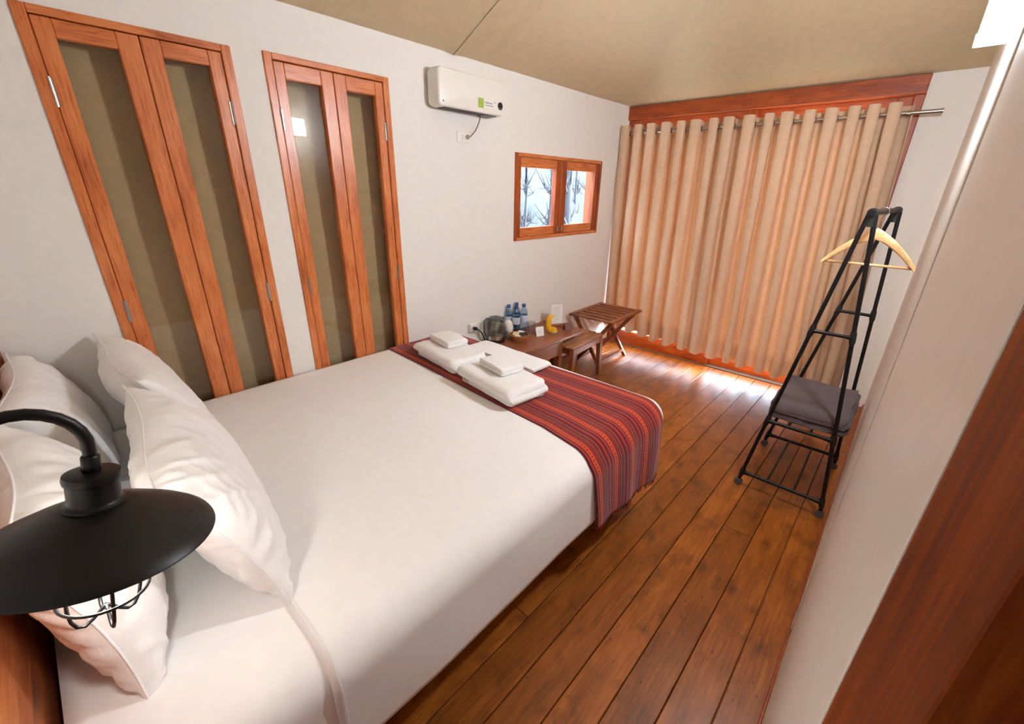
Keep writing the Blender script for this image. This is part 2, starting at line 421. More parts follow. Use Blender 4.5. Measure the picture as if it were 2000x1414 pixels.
# ---- tent roof
def roof(u, v):
    x = XL-.45+u*(1.55-XL+.45); y = YB-.12+v*(YC+.65-YB+.12)
    z = rz_(x, y)
    w = 1.0 if (x > XL+.05 and y < YC-.05) else .25
    z += .010*w*noise.noise((x*1.3, y*1.3, 2))
    d = y-2.03
    if XL < x < XRIDGE: z -= .012*math.exp(-(d/.05)**2)
    if x > XL and y < YC:     # pull folds beside the seam and above the beam
        z += .006*math.sin(d*46)*math.exp(-((d-.13)/.13)**2)*min((x-XL)/.15, 1)
        e = YC-y
        z += .005*math.sin(x*38+e*9)*math.exp(-(e/.25)**2)*min(e/.06, 1)*(.5+noise.noise((x*2, 5, 1)))
        f = x-XL
        z += .004*math.sin(y*30+f*8)*math.exp(-(f/.22)**2)*min(f/.05, 1)*(.6+noise.noise((9, y*1.4, 1)))
    return Vector((x, y, z))
ce = struct(MB().grid(roof, 150, 190).build('ceiling', 'canvas', smooth=True))
def tape(f, w, n, name):
    mb = MB(); pts = [f(i/n) for i in range(n+1)]
    d = (pts[-1]-pts[0]); d.z = 0; s = Vector((-d.y, d.x, 0)).normalized()*w/2
    rows = []
    for p in pts:
        r = []
        for sg, dz in ((-1, -.006), (1, -.006), (1, -.002), (-1, -.002)):
            q = p+s*sg; q.z = rz_(q.x, q.y)-.012+dz if name == 'hip_seam' else roof_at(q.x, q.y)+dz
            r.append(q)
        rows.append(mb.ring(r))
    mb.skin(rows); return mb.build(name, 'canvas', ce, smooth=False)
def roof_at(x, y): return roof((x-XL+.45)/(1.55-XL+.45), (y-YB+.12)/(YC+.65-YB+.12)).z
tape(lambda t: Vector((XL+.02+t*(XRIDGE-.1-XL), 2.03, 0)), .022, 60, 'seam_tape')

# ---- cupboard-like glazed double doors in the left wall
def glazed(idx, D, mid, p1, p2, ptop, label):
    y0, y1, z0, z1 = D
    r = thing('door_%d' % idx, (XL, (y0+y1)/2, z0), label, kind='structure')
    fw = .036
    MB().box(XL-.128, XL+.008, y0, y0+fw, z0, z1, .003).build('frame_post', 'door_wood', r)
    MB().box(XL-.128, XL+.008, y1-fw, y1, z0, z1, .003).build('frame_post', 'door_wood', r)
    MB().box(XL-.128, XL+.008, y0+fw, y1-fw, z1-fw*.72, z1, .003).build('frame_head', 'door_wood_h', r)
    MB().box(XL-.128, XL+.008, y0+fw, y1-fw, z0, z0+.04, .003).build('frame_sill', 'door_wood_h', r)
    zt = z1-fw*.72-.003; zb = z0+.043
    for (a, b), (pa, pb), side in (((y0+fw+.002, mid-.0015), p1, 0), ((mid+.0015, y1-fw-.002), p2, 1)):
        mb = MB(); mb.box(XL-.036, XL+.002, a, pa, zb, zt, .003); mb.box(XL-.036, XL+.002, pb, b, zb, zt, .003)
        lf = mb.build('leaf', 'door_wood', r)
        MB().box(XL-.036, XL+.0015, pa, pb, ptop, zt, .003).build('rail', 'door_wood_h', lf)
        MB().box(XL-.036, XL+.0015, pa, pb, zb, zb+.12, .003).build('rail', 'door_wood_h', lf)
        MB().box(XL-.022, XL-.018, pa-.004, pb+.004, zb+.11, ptop+.004).build('pane', 'pane_glass', lf)
        hy = a-.002 if side == 0 else b+.002
        for hz in (1.88, 1.10, .40):
            mb = MB(); mb.box(XL+.002, XL+.006, hy-.010, hy+.010, hz-.045, hz+.045, .001)
            mb.lathe([(.0045, -.046), (.0045, .046)], 8, T(XL+.008, hy, hz)); mb.build('hinge', 'steel', lf)
    # canvas stretched behind the glass
    def back(u, v):
        y = y0+fw-.004+u*(y1-y0-2*fw+.008); z = z0+.02+v*(z1-z0-.035)
        return Vector((XL-.112+.010*noise.noise((y*5, z*1.6, idx*3)), y, z))
    MB().grid(back, 16, 40).build('canvas_backing', 'canvas_back', r, smooth=True, thick=.004)
    return r
glazed(1, D1, .4935, (.262, .425), (.557, .713), 2.046, 'glazed double door right beside the pillows')
glazed(2, D2, 1.2485, (1.014, 1.184), (1.313, 1.477), 2.046, 'glazed double door between the other glazed door and the heater')

# ---- small casement window
y0, y1, z0, z1 = WN
r = thing('window_1', (XL, (y0+y1)/2, z0), 'small wooden two-sash casement window', kind='structure')
fw = .026
for a, b in ((y0, y0+fw), (y1-fw, y1)): MB().box(XL-.14, XL+.012, a, b, z0, z1, .002).build('frame_post', 'beam_wood_v', r)
MB().box(XL-.14, XL+.012, y0+fw, y1-fw, z1-fw, z1, .002).build('frame_head', 'door_wood_h', r)
MB().box(XL-.14, XL+.012, y0+fw, y1-fw, z0, z0+fw, .002).build('frame_sill', 'door_wood_h', r)
ym = 3.19
for sd, (a, b, pa, pb) in enumerate(((y0+fw+.002, ym-.001, 2.672, 3.112), (ym+.001, y1-fw-.002, 3.262, 3.70))):
    zb, zt = z0+fw+.002, z1-fw-.002
    mb = MB(); mb.box(XL-.040, XL+.004, a, pa, zb, zt, .003); mb.box(XL-.040, XL+.004, pb, b, zb, zt, .003)
    sh = mb.build('sash', 'beam_wood_v', r)
    MB().box(XL-.040, XL+.0035, pa, pb, 1.752, zt, .003).build('rail', 'door_wood_h', sh)
    MB().box(XL-.040, XL+.0035, pa, pb, zb, 1.312, .003).build('rail', 'door_wood_h', sh)
    MB().box(XL-.030, XL-.026, pa-.003, pb+.003, 1.308, 1.756).build('pane', 'clear_glass', sh)
    hy = ym+(-.035 if sd == 0 else .03)
    MB().box(XL+.004, XL+.016, hy-.009, hy+.009, 1.262, 1.305, .003).build('catch', 'steel', sh)
    cy_ = pa+.085 if sd == 0 else pa+.09
    lp = [(XL-.018, cy_, 1.752), (XL-.018, cy_, 1.70), (XL-.018, cy_-.014, 1.655), (XL-.018, cy_-.004, 1.64), (XL-.018, cy_+.010, 1.655), (XL-.018, cy_+.004, 1.70), (XL-.018, cy_+.002, 1.752)]
    MB().tube(lp, .0035, 6).build('pull_cord', 'cord_blue' if sd == 0 else 'cord_black', sh, smooth=True)
# ---- sliding glass door in the far wall
r = thing('door_3', ((XL+XF)/2, YC, 0), 'wide sliding glass door behind the beige curtain', kind='structure')
MB().box(XL, XF, YC-.03, YC+.12, 2.222, ZT-.002, .004).build('header_beam', 'beam_wood', r)
MB().box(XF-.055, XF, YC-.012, YC+.12, .0, 2.222, .004).build('frame_post', 'beam_wood_v', r)
MB().box(XL, XL+.05, YC-.0, YC+.12, .0, 2.222, .004).build('frame_post', 'beam_wood_v', r)
MB().box(XL+.05, XF-.055, YC-.012, YC+.13, .0, .012, .002).build('threshold', 'threshold_grey', r)
for a, b, ya, nm in ((XL+.05, -1.21, YC-.008, 0), (-1.30, XF-.055, YC+.045, 1)):
    mb = MB(); mb.box(a, a+.085, ya, ya+.04, .012, 2.222, .003); mb.box(b-.085, b, ya, ya+.04, .012, 2.222, .003)
    pn = mb.build('sliding_panel', 'beam_wood_v', r)
    MB().box(a+.085, b-.085, ya+.001, ya+.039, .012, .162 if nm == 0 else .104, .003).build('rail', 'beam_wood', pn)
    MB().box(a+.085, b-.085, ya+.001, ya+.039, 2.12, 2.222, .003).build('rail', 'beam_wood', pn)
    MB().box(a+.08, b-.08, ya+.017, ya+.022, .112, 2.125).build('pane', 'clear_glass', pn)

# ---- outside: ground and the bank of bare trees seen through the window
struct(MB().box(-14, 8, YC+.13, 14, -.35, -.12).build('ground_outside', 'ground_soil'))
def bank(u, v):
    y = -3+u*22; d = v*7
    return Vector((XL-1.7-d*.55, y, -.4+d*.95+.5*noise.noise((y*.5, d*.6, 3))+.15*noise.noise((y*2, d*2, 9))))
struct(MB().grid(bank, 60, 24).build('hillside', 'hill_scrub', smooth=True))
rt = random.Random(11)
TL = ['thick bare trunk outside the right window pane', 'thinnest bare tree with forked twigs outside the left window pane', 'bare sapling outside the left window pane, next to the middle stile', 'slim bare tree beyond the right edge of the window', 'slim bare tree higher up the bank beyond the window']
for i, (ty, tx, tr, ln) in enumerate(((6.12, -4.30, .085, -.03), (4.93, -4.2, .022, .0), (5.60, -4.25, .030, -.02), (6.75, -4.3, .035, .03), (7.6, -5.2, .03, -.04))):
    t = thing('bare_tree', (tx, ty, -.3), TL[i], 'tree', 'bare trees outside the window')
    pts = [(tx+ .05*math.sin(q*.9+i), ty+ln*q*.4+.04*math.sin(q*1.7+i), -.3+q*.45) for q in range(9)]
    MB().tube(pts, tr, 8, rads=[tr*(1-q*.07) for q in range(9)]).build('trunk', 'bark_pale' if i % 2 == 0 else 'bark_dark', t, smooth=True)
    mb = MB()
    for q in range(34):
        b0 = Vector(pts[rt.randint(2, 6)]); a = rt.uniform(-1, 1); L = rt.uniform(.18, .36)
        d = Vector((rt.uniform(-.3, .3), a, rt.uniform(.2, 1))).normalized()
        p1 = b0+d*L*.5; p2 = b0+d*L+Vector((0, rt.uniform(-.2, .2), rt.uniform(-.1, .2)))
        mb.tube([b0, p1, p2], .01, 5, rads=[tr*.35, tr*.22+.003, .004])
        for w in range(3):
            e = p1+Vector((rt.uniform(-.1, .1), rt.uniform(-.2, .2), rt.uniform(-.1, .3))); mb.tube([p1, e], .005, 4, rads=[.006, .002])
    mb.build('branches', 'bark_pale' if i % 2 == 0 else 'bark_dark', t, smooth=True)['kind'] = 'stuff'

# ================================================================ LAMPS
# wall lamp on the right wall (the room's main light)
r = thing('wall_lamp', (XR, 2.09, 2.11), 'small box wall lamp glowing white high on the right wall', 'lamp')
MB().box(XR-.012, XR, 2.03, 2.15, 2.03, 2.19, .003).build('back_plate', 'white_plastic', r)
mb = MB()
for a, b, c, d in ((XR-.084, XR-.080, 2.026, 2.154), (XR-.080, XR-.012, 2.026, 2.030), (XR-.080, XR-.012, 2.150, 2.154)): mb.box(a, b, c, d, 2.030, 2.040)
mb.build('lower_rim', 'white_plastic', r)
MB().box(XR-.080, XR-.0125, 2.03, 2.15, 2.037, 2.187, .008, seg=2).build('diffuser', 'lamp_diffuser', r)

# bedside lamp on its gooseneck
LC = Vector((-.7096, -.0415, 1.1496)); LR = .13
e1 = Vector((1, 0, .0533)).normalized(); e2 = Vector((0, 1, -.1954)); e2 = (e2-e1*e1.dot(e2)).normalized(); e3 = e1.cross(e2)
LM = Matrix((e1, e2, e3)).transposed().to_4x4(); LM.translation = LC
r = thing('bedside_lamp', (-.71, YB, 1.15), 'black gooseneck lamp with wide shallow shade and wire cage over the bed', 'lamp')
pr = [(LR, 0), (LR*.985, .0035), (.115, .013), (.085, .030), (.055, .044), (.033, .054), (.030, .054)]
inn = [(.0295, .0525), (.054, .0422), (.084, .0282), (.114, .0113), (LR*.985, .0018), (LR, 0)]
MB().lathe(pr+inn, 72, LM, cap=False).build('shade', 'black_metal', r, auto=40)
cp = [(.0300, .050), (.0325, .054), (.0322, .058), (.0285, .060), (.0268, .063), (.0268, .088), (.0290, .090), (.0296, .095), (.0285, .100), (.023, .102), (.0105, .103)]
MB().lathe(cp, 36, LM).build('socket_cap', 'black_metal', r, auto=40)
MB().lathe([(.0088, .102), (.0098, .104), (.0098, .122), (.0085, .124), (.0070, .125)], 16, LM).build('collar', 'black_metal', r, auto=40)
n0 = LM @ Vector((0, 0, .122)); ax = e3
pts = [n0+ax*.0, n0+ax*.006]
c0 = n0+ax*.010; back = (-e2 - e3*(-e2).dot(e3)).normalized(); RR = .057
for q in range(1, 13):
    a = PI*q/12*.93; pts.append(c0+back*(RR-RR*math.cos(a))+ax*(RR*math.sin(a)))
p_end = pts[-1]; pts.append(p_end+(pts[-1]-pts[-2]).normalized()*.05)
wl = Vector((p_end.x, YB+.02, p_end.z-.14)); pts.append((pts[-1]+wl)/2+Vector((0, 0, -.01))); pts.append(wl)
MB().tube(pts, .0072, 14).build('gooseneck', 'black_metal', r, smooth=True)
MB().lathe([(.045, 0), (.045, .006), (.038, .014), (.012, .022)], 28, T(wl.x, YB+.001, wl.z) @ Matrix.Rotation(-PI/2, 4, 'X')).build('wall_plate', 'black_metal', r, auto=40)
MB().lathe([(.013, .046), (.013, -.004), (.020, -.018), (.029, -.036), (.030, -.048), (.024, -.064), (.010, -.072), (.001, -.073)], 24, LM).build('bulb', 'bulb_glow', r, smooth=True)
cage = []
mb = MB()
Rg = .048
mb.tube([LM @ Vector((Rg*math.cos(a*PI/18), Rg*math.sin(a*PI/18), -.080)) for a in range(36)], .0021, 8, closed=True)
for kx in range(2):      # two looping wires crossing under the bulb
    a0 = kx*PI/2+.12
    c, s_ = math.cos(a0), math.sin(a0)
    half = [(.046, .020), (.046, -.030), (.046, -.060), (.0455, -.088), (.0425, -.104), (.036, -.116), (.027, -.119), (.017, -.113), (.008, -.105), (.002, -.099)]
    half = [(a*.84, z-.004 if z < 0 else z) for a, z in half]
    w = [LM @ Vector((a*c, a*s_, z)) for a, z in half]+[LM @ Vector((-a*c, -a*s_, z)) for a, z in reversed(half)]
    mb.tube(w, .0023, 8)
mb.build('wire_cage', 'black_metal', r, smooth=True)
for ob in list(r.children):
    if ob.name.startswith('bulb'): pass

# ================================================================ BED
ZB = .62; RE = .105; XE = -.700-RE; YF = 2.012-RE; HEM = .27
LHANG = RE*PI/2+(ZB-RE-HEM)
def prof(d, R, flare):
    if d <= 0: return 0, 0
    if d < R*PI/2: return R*math.sin(d/R), R*(1-math.cos(d/R))
    e = d-R*PI/2
    return R+flare*e, R+e
def drape(a, b, off=0, flare=-.02):
    """a: distance across (x when flat), b: distance along (y when flat)"""
    da, db = max(a-XE, 0), max(b-YF, 0); R = RE+off
    x, y, z = min(a, XE), min(b, YF), ZB+off
    d = max(da, db)
    if d > 0:
        th = math.atan2(db, da); h, v = prof(d, R, flare)
        x += h*math.cos(th); y += h*math.sin(th); z -= v
    return Vector((x, y, z))
bed = thing('bed', (-1.5, .87, 0), 'wide double bed with wooden headboard against the back wall', 'bed')
MB().box(-2.27, -.84, -.19, 1.83, .10, .31, .006).build('base', 'dark_wood', bed)
for px, py in ((-2.2, -.1), (-.92, -.1), (-2.2, 1.74), (-.92, 1.74)): MB().box(px-.035, px+.035, py-.035, py+.035, 0, .10, .004).build('leg', 'dark_wood', bed)
def mat_f(u, v):
    a = XL+.02+u*(XE+LHANG-.005-XL-.02); b = -.205+v*(YF+LHANG-.03+.205)
    p = drape(a, b, -.012); p.z += .003*noise.noise((p.x*4, p.y*4, 1)); return p
MB().grid(mat_f, 60, 70).build('mattress', 'linen_white', bed, smooth=True, thick=.006)
hb = MB().box(XL+.01, -.36, -.30, -.225, .0, 1.0, .005).build('headboard', 'head_wood', bed)
MB().box(XL+.01, -.36, -.305, -.205, 1.0, 1.07, .012, seg=2).build('top_rail', 'head_wood', hb)
MB().box(XL+.005, XL+.085, -.305, -.165, .0, 1.055, .012, seg=2).build('end_post', 'head_wood', hb)
MB().box(-.42, -.34, -.305, -.195, .0, 1.055, .012, seg=2).build('end_post', 'head_wood', hb)
# duvet
def duv_f(u, v):
    a = XL+.012+u*(XE+LHANG-XL-.012); b0 = .195
    b = b0+v*(YF+LHANG-b0)
    p = drape(a, b, 0)
    k = min(1, v*40)
    amp = .0022
    p.z += amp*noise.noise((p.x*2.2, p.y*2.2, 4))*(1 if a < XE else .4)
    if a > XE+.1: p.x += .010*noise.noise((p.y*3.1, p.z*3, 7))*min(1, (a-XE-.1)/.15); p.z += .012*noise.noise((p.y*2.0, 3, 1))*(a-XE)/LHANG
    if v < .012: p.z -= .010*(1-v/.012)
    return p
dv = MB().grid(duv_f, 110, 130).build('duvet', 'linen_white', smooth=True, thick=.008)
tag(dv, 'smooth white duvet spread over the bed and hanging down its side', 'duvet')
sm = [drape(XL+.03+t*(XE+LHANG-.02-XL), .212, .0045) for t in [i/80 for i in range(81)]]
o = MB().tube(sm, .0016, 6).build('seam', 'linen_white', dv, smooth=True)
# runner
def piece(x, ps):
    if x <= ps[0][0]: return ps[0][1]
    for (a, b), (c, d) in zip(ps, ps[1:]):
        if x <= c: t = (x-a)/(c-a); return b+(d-b)*t
    return ps[-1][1]
def run_f(u, v):
    a = XL+.008+u*(XE+LHANG+.035-XL-.008)
    over = max(0, a-XE)
    s0 = piece(a, [(-2.34, 1.40), (-1.9, 1.378), (-1.3, 1.335), (-1.0, 1.322), (-.8, 1.285), (-.7, 1.268), (-.4, 1.325)])
    s1 = 1.912+.006*math.sin(a*5)-.005*min(1, over/.3)
    b = s0+v*(s1-s0)
    p = drape(a, min(b, YF+.06), .008, .035)
    fo = min(1, over/.3)
    p.x += fo*.012*math.sin(v*16+1)*(.3+.7*v)+fo*.018*v
    p.y += (b-min(b, YF+.06))*.9*(1 if over > 0 else 0)+fo*.02*math.sin(v*9)*0
    p.z += .003*noise.noise((p.x*5, p.y*5, 8))
    return p
LEN = XE+LHANG+.035-XL
rn = MB().grid(run_f, 130, 60, uv=lambda u, v: (u*LEN, v)).build('bed_runner', 'woven_runner', smooth=True, thick=.003)
tag(rn, 'striped maroon and orange woven runner across the foot of the bed', 'bed runner')
mb = MB()
L = mb.bm.loops.layers.uv.verify()
for i in range(150):
    v = rt.random(); p = run_f(.999, v); q = p+Vector((rt.uniform(-.004, .006), rt.uniform(-.005, .005), -rt.uniform(.010, .028)))
    f0 = len(mb.bm.faces); mb.tube([p, q], .0011, 4); mb.bm.faces.ensure_lookup_table()
    for fc in mb.bm.faces[f0:]:
        for lp in fc.loops: lp[L].uv = (.5, v)
o = mb.build('fringe', 'woven_runner', rn); o['kind'] = 'stuff'

# pillows
def pillow(loc, w, h, t, lean, yaw, label, seed, roll=0):
    M = T(*loc) @ Matrix.Rotation(yaw, 4, 'Z') @ Matrix.Rotation(lean, 4, 'X') @ Matrix.Rotation(roll, 4, 'Y')
    def surf(side):
        def f(u, v):
            a, b = u*2-1, v*2-1
            ex = max(0, (1-abs(a)**2.6)); ey = max(0, (1-abs(b)**2.6))
            th = t/2*(ex*ey)**.52
            # flat flange at the -x end
            fl_ = max(0, min(1, (a+1)/.16)); th = th*(fl_**.8) if a < -.84 else th
            pinch = 1-.055*(1-abs(b)**2)*abs(a)**4
            pinch2 = 1-.07*(1-abs(a)**2)*abs(b)**4
            X, Z = a*w/2*pinch, b*h/2*pinch2
            edge = max(abs(a), abs(b))
            ang = X*.7+Z; wr = .016*noise.noise((X*6+seed, Z*6, seed*1.7+side))+.017*(.5-min(.5, abs(noise.noise((ang*2.6+seed*3, (X-Z*.6)*13, side+seed)))*1.6))*edge**1.2+.012*(.5-min(.5, abs(noise.noise(((X+Z)*15, (X-Z)*3+seed, side*2+seed)))*1.6))*edge**1.6+.008*noise.noise((X*26, Z*8+seed, 5))*edge**3+.007*noise.noise((X*9+4, Z*30+seed, 2))*edge**3
            Y = side*th+wr*min(1, th/.02)+.012*math.sin(a*3+seed)*edge
            sag = -.10*(b+.15)**2*.2
            return M @ Vector((X, Y+sag, Z))
        return f
    mb = MB(); mb.grid(surf(-1), 96, 72); mb.grid(surf(1), 96, 72)
    bmesh.ops.remove_doubles(mb.bm, verts=mb.bm.verts, dist=.0008)
    o = mb.build('pillow', 'pillow_white', smooth=True)
    tag(o, label, 'pillow', 'bed pillows')
    # piped seam along the outer rim
    def rim(u, v): return surf(1)(u, v)
    e = []
    for i in range(24): e.append(rim(i/24, 0))
    for i in range(18): e.append(rim(1, i/18))
    for i in range(24): e.append(rim(1-i/24, 1))
    for i in range(18): e.append(rim(0, 1-i/18))
    MB().tube(e, .0025, 6, closed=True).build('piping', 'pillow_white', o, smooth=True)
    return o
pillow((-1.265, -.105, .825), .70, .46, .20, math.radians(8), math.radians(2), 'white pillow upright against the headboard, right under the black lamp', 1)
pillow((-1.975, -.085, .815), .66, .44, .18, math.radians(12), math.radians(-2), 'white pillow upright against the headboard in the corner by the wall', 2)
pillow((-1.285, .165, .825), .72, .46, .20, math.radians(20), math.radians(-3), 'white pillow propped in front beside the black lamp', 3)
pillow((-1.985, .195, .825), .68, .46, .19, math.radians(20), math.radians(3), 'white pillow propped in front beside the glazed door', 4)

# folded cloths
def folded(name, mat, loc, rz, lx, dy, layers, t, label, cat, group=None, seed=0, soft=.004, sagz=0):
    M = T(*loc) @ Matrix.Rotation(rz, 4, 'Z')
    pts = []
    for i in range(layers):
        zc = t*(i+.5); sgn = 1 if i % 2 == 0 else -1
        for q in range(9):
            y = (q/8*2-1)*sgn*(dy/2-t*.5)
            pts.append((y, zc))
        if i < layers-1:
            for q in range(1, 5):
                a = -PI/2+PI*q/5; pts.append((sgn*(dy/2-t*.5)+sgn*t*.5*math.cos(a), zc+t*.5+t*.5*math.sin(a)))
    n = len(pts); hw = t*.435; up, dn = [], []
    for i, p in enumerate(pts):
        a = pts[max(i-1, 0)]; b = pts[min(i+1, n-1)]; tx, tz = b[0]-a[0], b[1]-a[1]; l = math.hypot(tx, tz) or 1
        up.append((p[0]-tz/l*hw, p[1]+tx/l*hw)); dn.append((p[0]+tz/l*hw, p[1]-tx/l*hw))
    nx = 34; mb = MB(); rings = []
    outline = up+dn[::-1]
    H = layers*t
    for i in range(nx+1):
        s = i/nx*2-1; X = s*lx/2; rg = []
        en = max(0, (abs(s)-.88)/.12); sq = 1-.22*en**2; ysq = 1-.10*en**2
        for k, (y, z) in enumerate(outline):
            ly = int(min(layers-1, max(0, z//t)))
            X2 = X+s*abs(s)*.030*noise.noise((ly*3.1+.4, seed+.3, 1.2))
            dz = soft*noise.noise((X*9+seed, y*9, ly*.7))*(z/H+.15)
            rg.append(M @ Vector((X2+soft*noise.noise((y*14, z*30, seed))*abs(s), y*ysq+soft*noise.noise((X*8, seed, z*12)), max(.0006, z*sq+dz-sagz*s*s*z/H))))
        rings.append(mb.ring(rg))
    for a, b in zip(rings, rings[1:]):
        m_ = len(a)
        for i in range(m_): mb.bm.faces.new((a[i], a[(i+1) % m_], b[(i+1) % m_], b[i]))
    for rg in (rings[0], rings[-1]):
        for i in range(n-1): mb.bm.faces.new((rg[i], rg[i+1], rg[2*n-2-i], rg[2*n-1-i]))
    o = mb.build(name, mat, auto=62); tag(o, label, cat, group); return o
ZR = ZB+.0165
def ztop(h): return ZR+h
folded('bath_towel', 'towel_white', (-1.895, 1.548, ZR), -.13, .42, .25, 3, .027, 'big folded white towel on the runner, nearer the glazed door', 'towel', 'towels on the bed runner', 1, .006)
folded('hand_towel', 'towel_white', (-1.965, 1.590, ZR+.084), -.16, .22, .15, 2, .020, 'small folded white towel on top of the towel nearer the glazed door', 'towel', 'towels on the bed runner', 2, .004)
folded('bath_mat', 'towel_white', (-1.665, 1.80, ZR), -.02, .56, .18, 2, .016, 'flat folded white bath mat lying behind the two towel stacks', 'bath mat', None, 3, .003)
bt = folded('bath_towel', 'towel_white', (-1.400, 1.475, ZR), -.12, .43, .25, 3, .030, 'big folded white towel with a paper tag on the runner', 'towel', 'towels on the bed runner', 4, .006)
Mx = T(-1.400, 1.475, ZR) @ Matrix.Rotation(-.12, 4, 'Z')
MB().box(-.155, -.118, -.1325, -.127, .022, .062, .0008, M=Mx).build('paper_tag', 'paper_band', bt)
folded('hand_towel', 'towel_white', (-1.435, 1.505, ZR+.093), -.2, .23, .15, 2, .020, 'small folded white towel on top of the towel with a paper tag', 'towel', 'towels on the bed runner', 5, .004)

# ================================================================ CURTAIN
YR, ZRD = 4.120, 2.096
r = thing('curtain_rod', (-1.2, YR, ZRD), 'brushed steel curtain rod running above the sliding door', 'curtain rod')
MB().tube([(-2.335, YR, ZRD), (-.092, YR, ZRD+.006)], .0135, 16).build('rod', 'steel', r, auto=40)
for xx in (-2.328, -.255):
    mb = MB(); mb.tube([(xx, YR, ZRD+.002), (xx, YC-.0, ZRD+.002)], .006, 8); mb.tube([(xx-.008, YR, ZRD+.002), (xx+.008, YR, ZRD+.002)], .0185, 16)
    mb.lathe([(.024, 0), (.024, .005)], 16, T(xx, YC-.02 if xx > -1 else YC-.006, ZRD) @ Matrix.Rotation(PI/2, 4, 'X')); mb.build('bracket', 'steel', r, auto=40)
MB().tube([(-.10, YR, ZRD+.006), (-.088, YR, ZRD+.006)], .0155, 16).build('end_cap', 'steel', r, auto=40)
NP = 16; TOPX = (-2.325, -.245); BOTX = (-2.322, -.135)
rc = random.Random(5)
fa = [rc.uniform(.8, 1.2) for _ in range(NP+2)]; fo_ = [rc.uniform(-.25, .25) for _ in range(NP*2+3)]
# uneven fold widths
wd = [rc.uniform(.8, 1.25) for _ in range(NP)]; cum = [0]
for q in wd: cum.append(cum[-1]+q)
cum = [c/cum[-1] for c in cum]
def warp(s):
    i = min(NP-1, int(s*NP)); f = s*NP-i; return cum[i]+(cum[i+1]-cum[i])*f
def zbot(x):
    ps = [(-2.33, .238), (-2.25, .228), (-1.6, .168), (-.87, .130), (-.26, .098), (-.1, .04)]
    for (a, b), (c, d) in zip(ps, ps[1:]):
        if x <= c: return b+(d-b)*max(0, (x-a))/(c-a)
    return ps[-1][1]
def cur(s, z):
    k = max(0, min(1, (ZRD+.07-z)/2.0)); ph = s*NP*2*PI
    i = min(NP-1, int(s*NP))
    w = warp(s)
    x = TOPX[0]+(TOPX[1]-TOPX[0])*w; xb = BOTX[0]+(BOTX[1]-BOTX[0])*w
    x = x+(xb-x)*k
    sn = math.sin(ph)
    shp = math.copysign(abs(sn)**(.60+.25*k), sn)
    am = (.065*(1-.12*k))*(1+(fa[i]-1)*k)
    y = YR-shp*am
    x += -.020*math.sin(2*ph)*(1-.4*k)+.018*k*noise.noise((s*NP*1.3, z*1.1, 4))
    y += .012*k*noise.noise((s*NP*1.7, z*.9, 11))
    return Vector((x, min(y, YC-.036), z))
ct = thing('curtain', (-1.25, YR, .1), 'beige eyelet curtain pleated across the whole sliding door', 'curtain')
NS = NP*24
def cf(u, v):
    x0 = cur(u, .2).x; zb = zbot(x0)+.155; zt = ZRD+.062+.006*math.sin(u*NP*2*PI)
    return cur(u, zb+(zt-zb)*v)
def hf(u, v):
    x0 = cur(u, .2).x; zb = zbot(x0)+.006*math.sin(u*90); return cur(u, zb+(zbot(x0)+.155-zb)*v)
fb = MB().grid(cf, NS, 28).build('fabric', 'curtain_fabric', ct, smooth=True)
MB().grid(hf, NS, 5).build('hem', 'curtain_hem', ct, smooth=True)
for i in range(NP*2):
    s = (i+.0)/(NP*2)
    if i == 0: continue
    p = cur(s, ZRD+.003); q = cur(s+.004, ZRD+.003); dr = (q-p); dr.z = 0; dr.normalize()
    nrm = Vector((-dr.y, dr.x, 0)); Mr = Matrix((dr, Vector((0, 0, 1)), dr.cross(Vector((0, 0, 1))))).transposed().to_4x4(); Mr.translation = (p.x, p.y, ZRD+.003)
    mb = MB(); mb.tube([Mr @ Vector((.0205*math.cos(a*PI/8), .0205*math.sin(a*PI/8), 0)) for a in range(16)], .0042, 6, closed=True)
    mb.build('eyelet', 'steel', ct, smooth=True)

# ================================================================ HEATER AND OUTLETS
r = thing('wall_heater', (XL, 2.085, 2.035), 'white rounded electric heater high on the wall above the outlet', 'heater')
hx0, hx1, hy0, hy1, hz0, hz1 = XL+.012, XL+.118, 1.815, 2.355, 2.036, 2.232
def rrect(y0, y1, z0, z1, rad, n=6):
    pts = []
    for cy, cz, a0 in ((y1-rad, z0+rad, -PI/2), (y1-rad, z1-rad, 0), (y0+rad, z1-rad, PI/2), (y0+rad, z0+rad, PI)):
        for q in range(n+1): a = a0+PI/2*q/n; pts.append((cy+rad*math.cos(a), cz+rad*math.sin(a)))
    return pts
mb = MB(); rings = []
for xx, ins in ((hx0, .006), (hx0+.02, 0), (hx1-.012, 0), (hx1-.004, .003), (hx1, .009)):
    rings.append(mb.ring([(xx, a, b) for a, b in rrect(hy0+ins, hy1-ins, hz0+ins, hz1-ins, .026-ins*.5)]))
mb.skin(rings); mb.build('body', 'white_plastic', r, auto=45)
MB().box(XL, hx0, hy0+.08, hy1-.08, hz0+.03, hz1-.03).build('bracket', 'grey_plastic', r)
mb = MB()
for q in range(12): mb.box(hx0+.015+.0065*q, hx0+.018+.0065*q, hy0+.05, hy1-.12, hz0-.002, hz0+.003)
mb.build('vent', 'grey_plastic', r)
MB().box(hx0+.012, hx1-.02, hy1-.16, hy1-.05, hz0-.006, hz0+.002, .002).build('outlet_flap', 'grey_plastic', r)
F = hx1
MB().lathe([(.0, .0), (.022, .0), (.022, .002), (.0, .0022)], 28, T(F-.0005, 2.318, 2.092) @ Matrix.Rotation(PI/2, 4, 'Y') ).build('display', 'black_plastic', r, auto=40)
mb = MB()
for q in (-.006, .006): mb.box(F+.0015, F+.0022, 2.318+q-.0015, 2.318+q+.0015, 2.078, 2.081)
mb.build('display_digits', 'white_card', r)
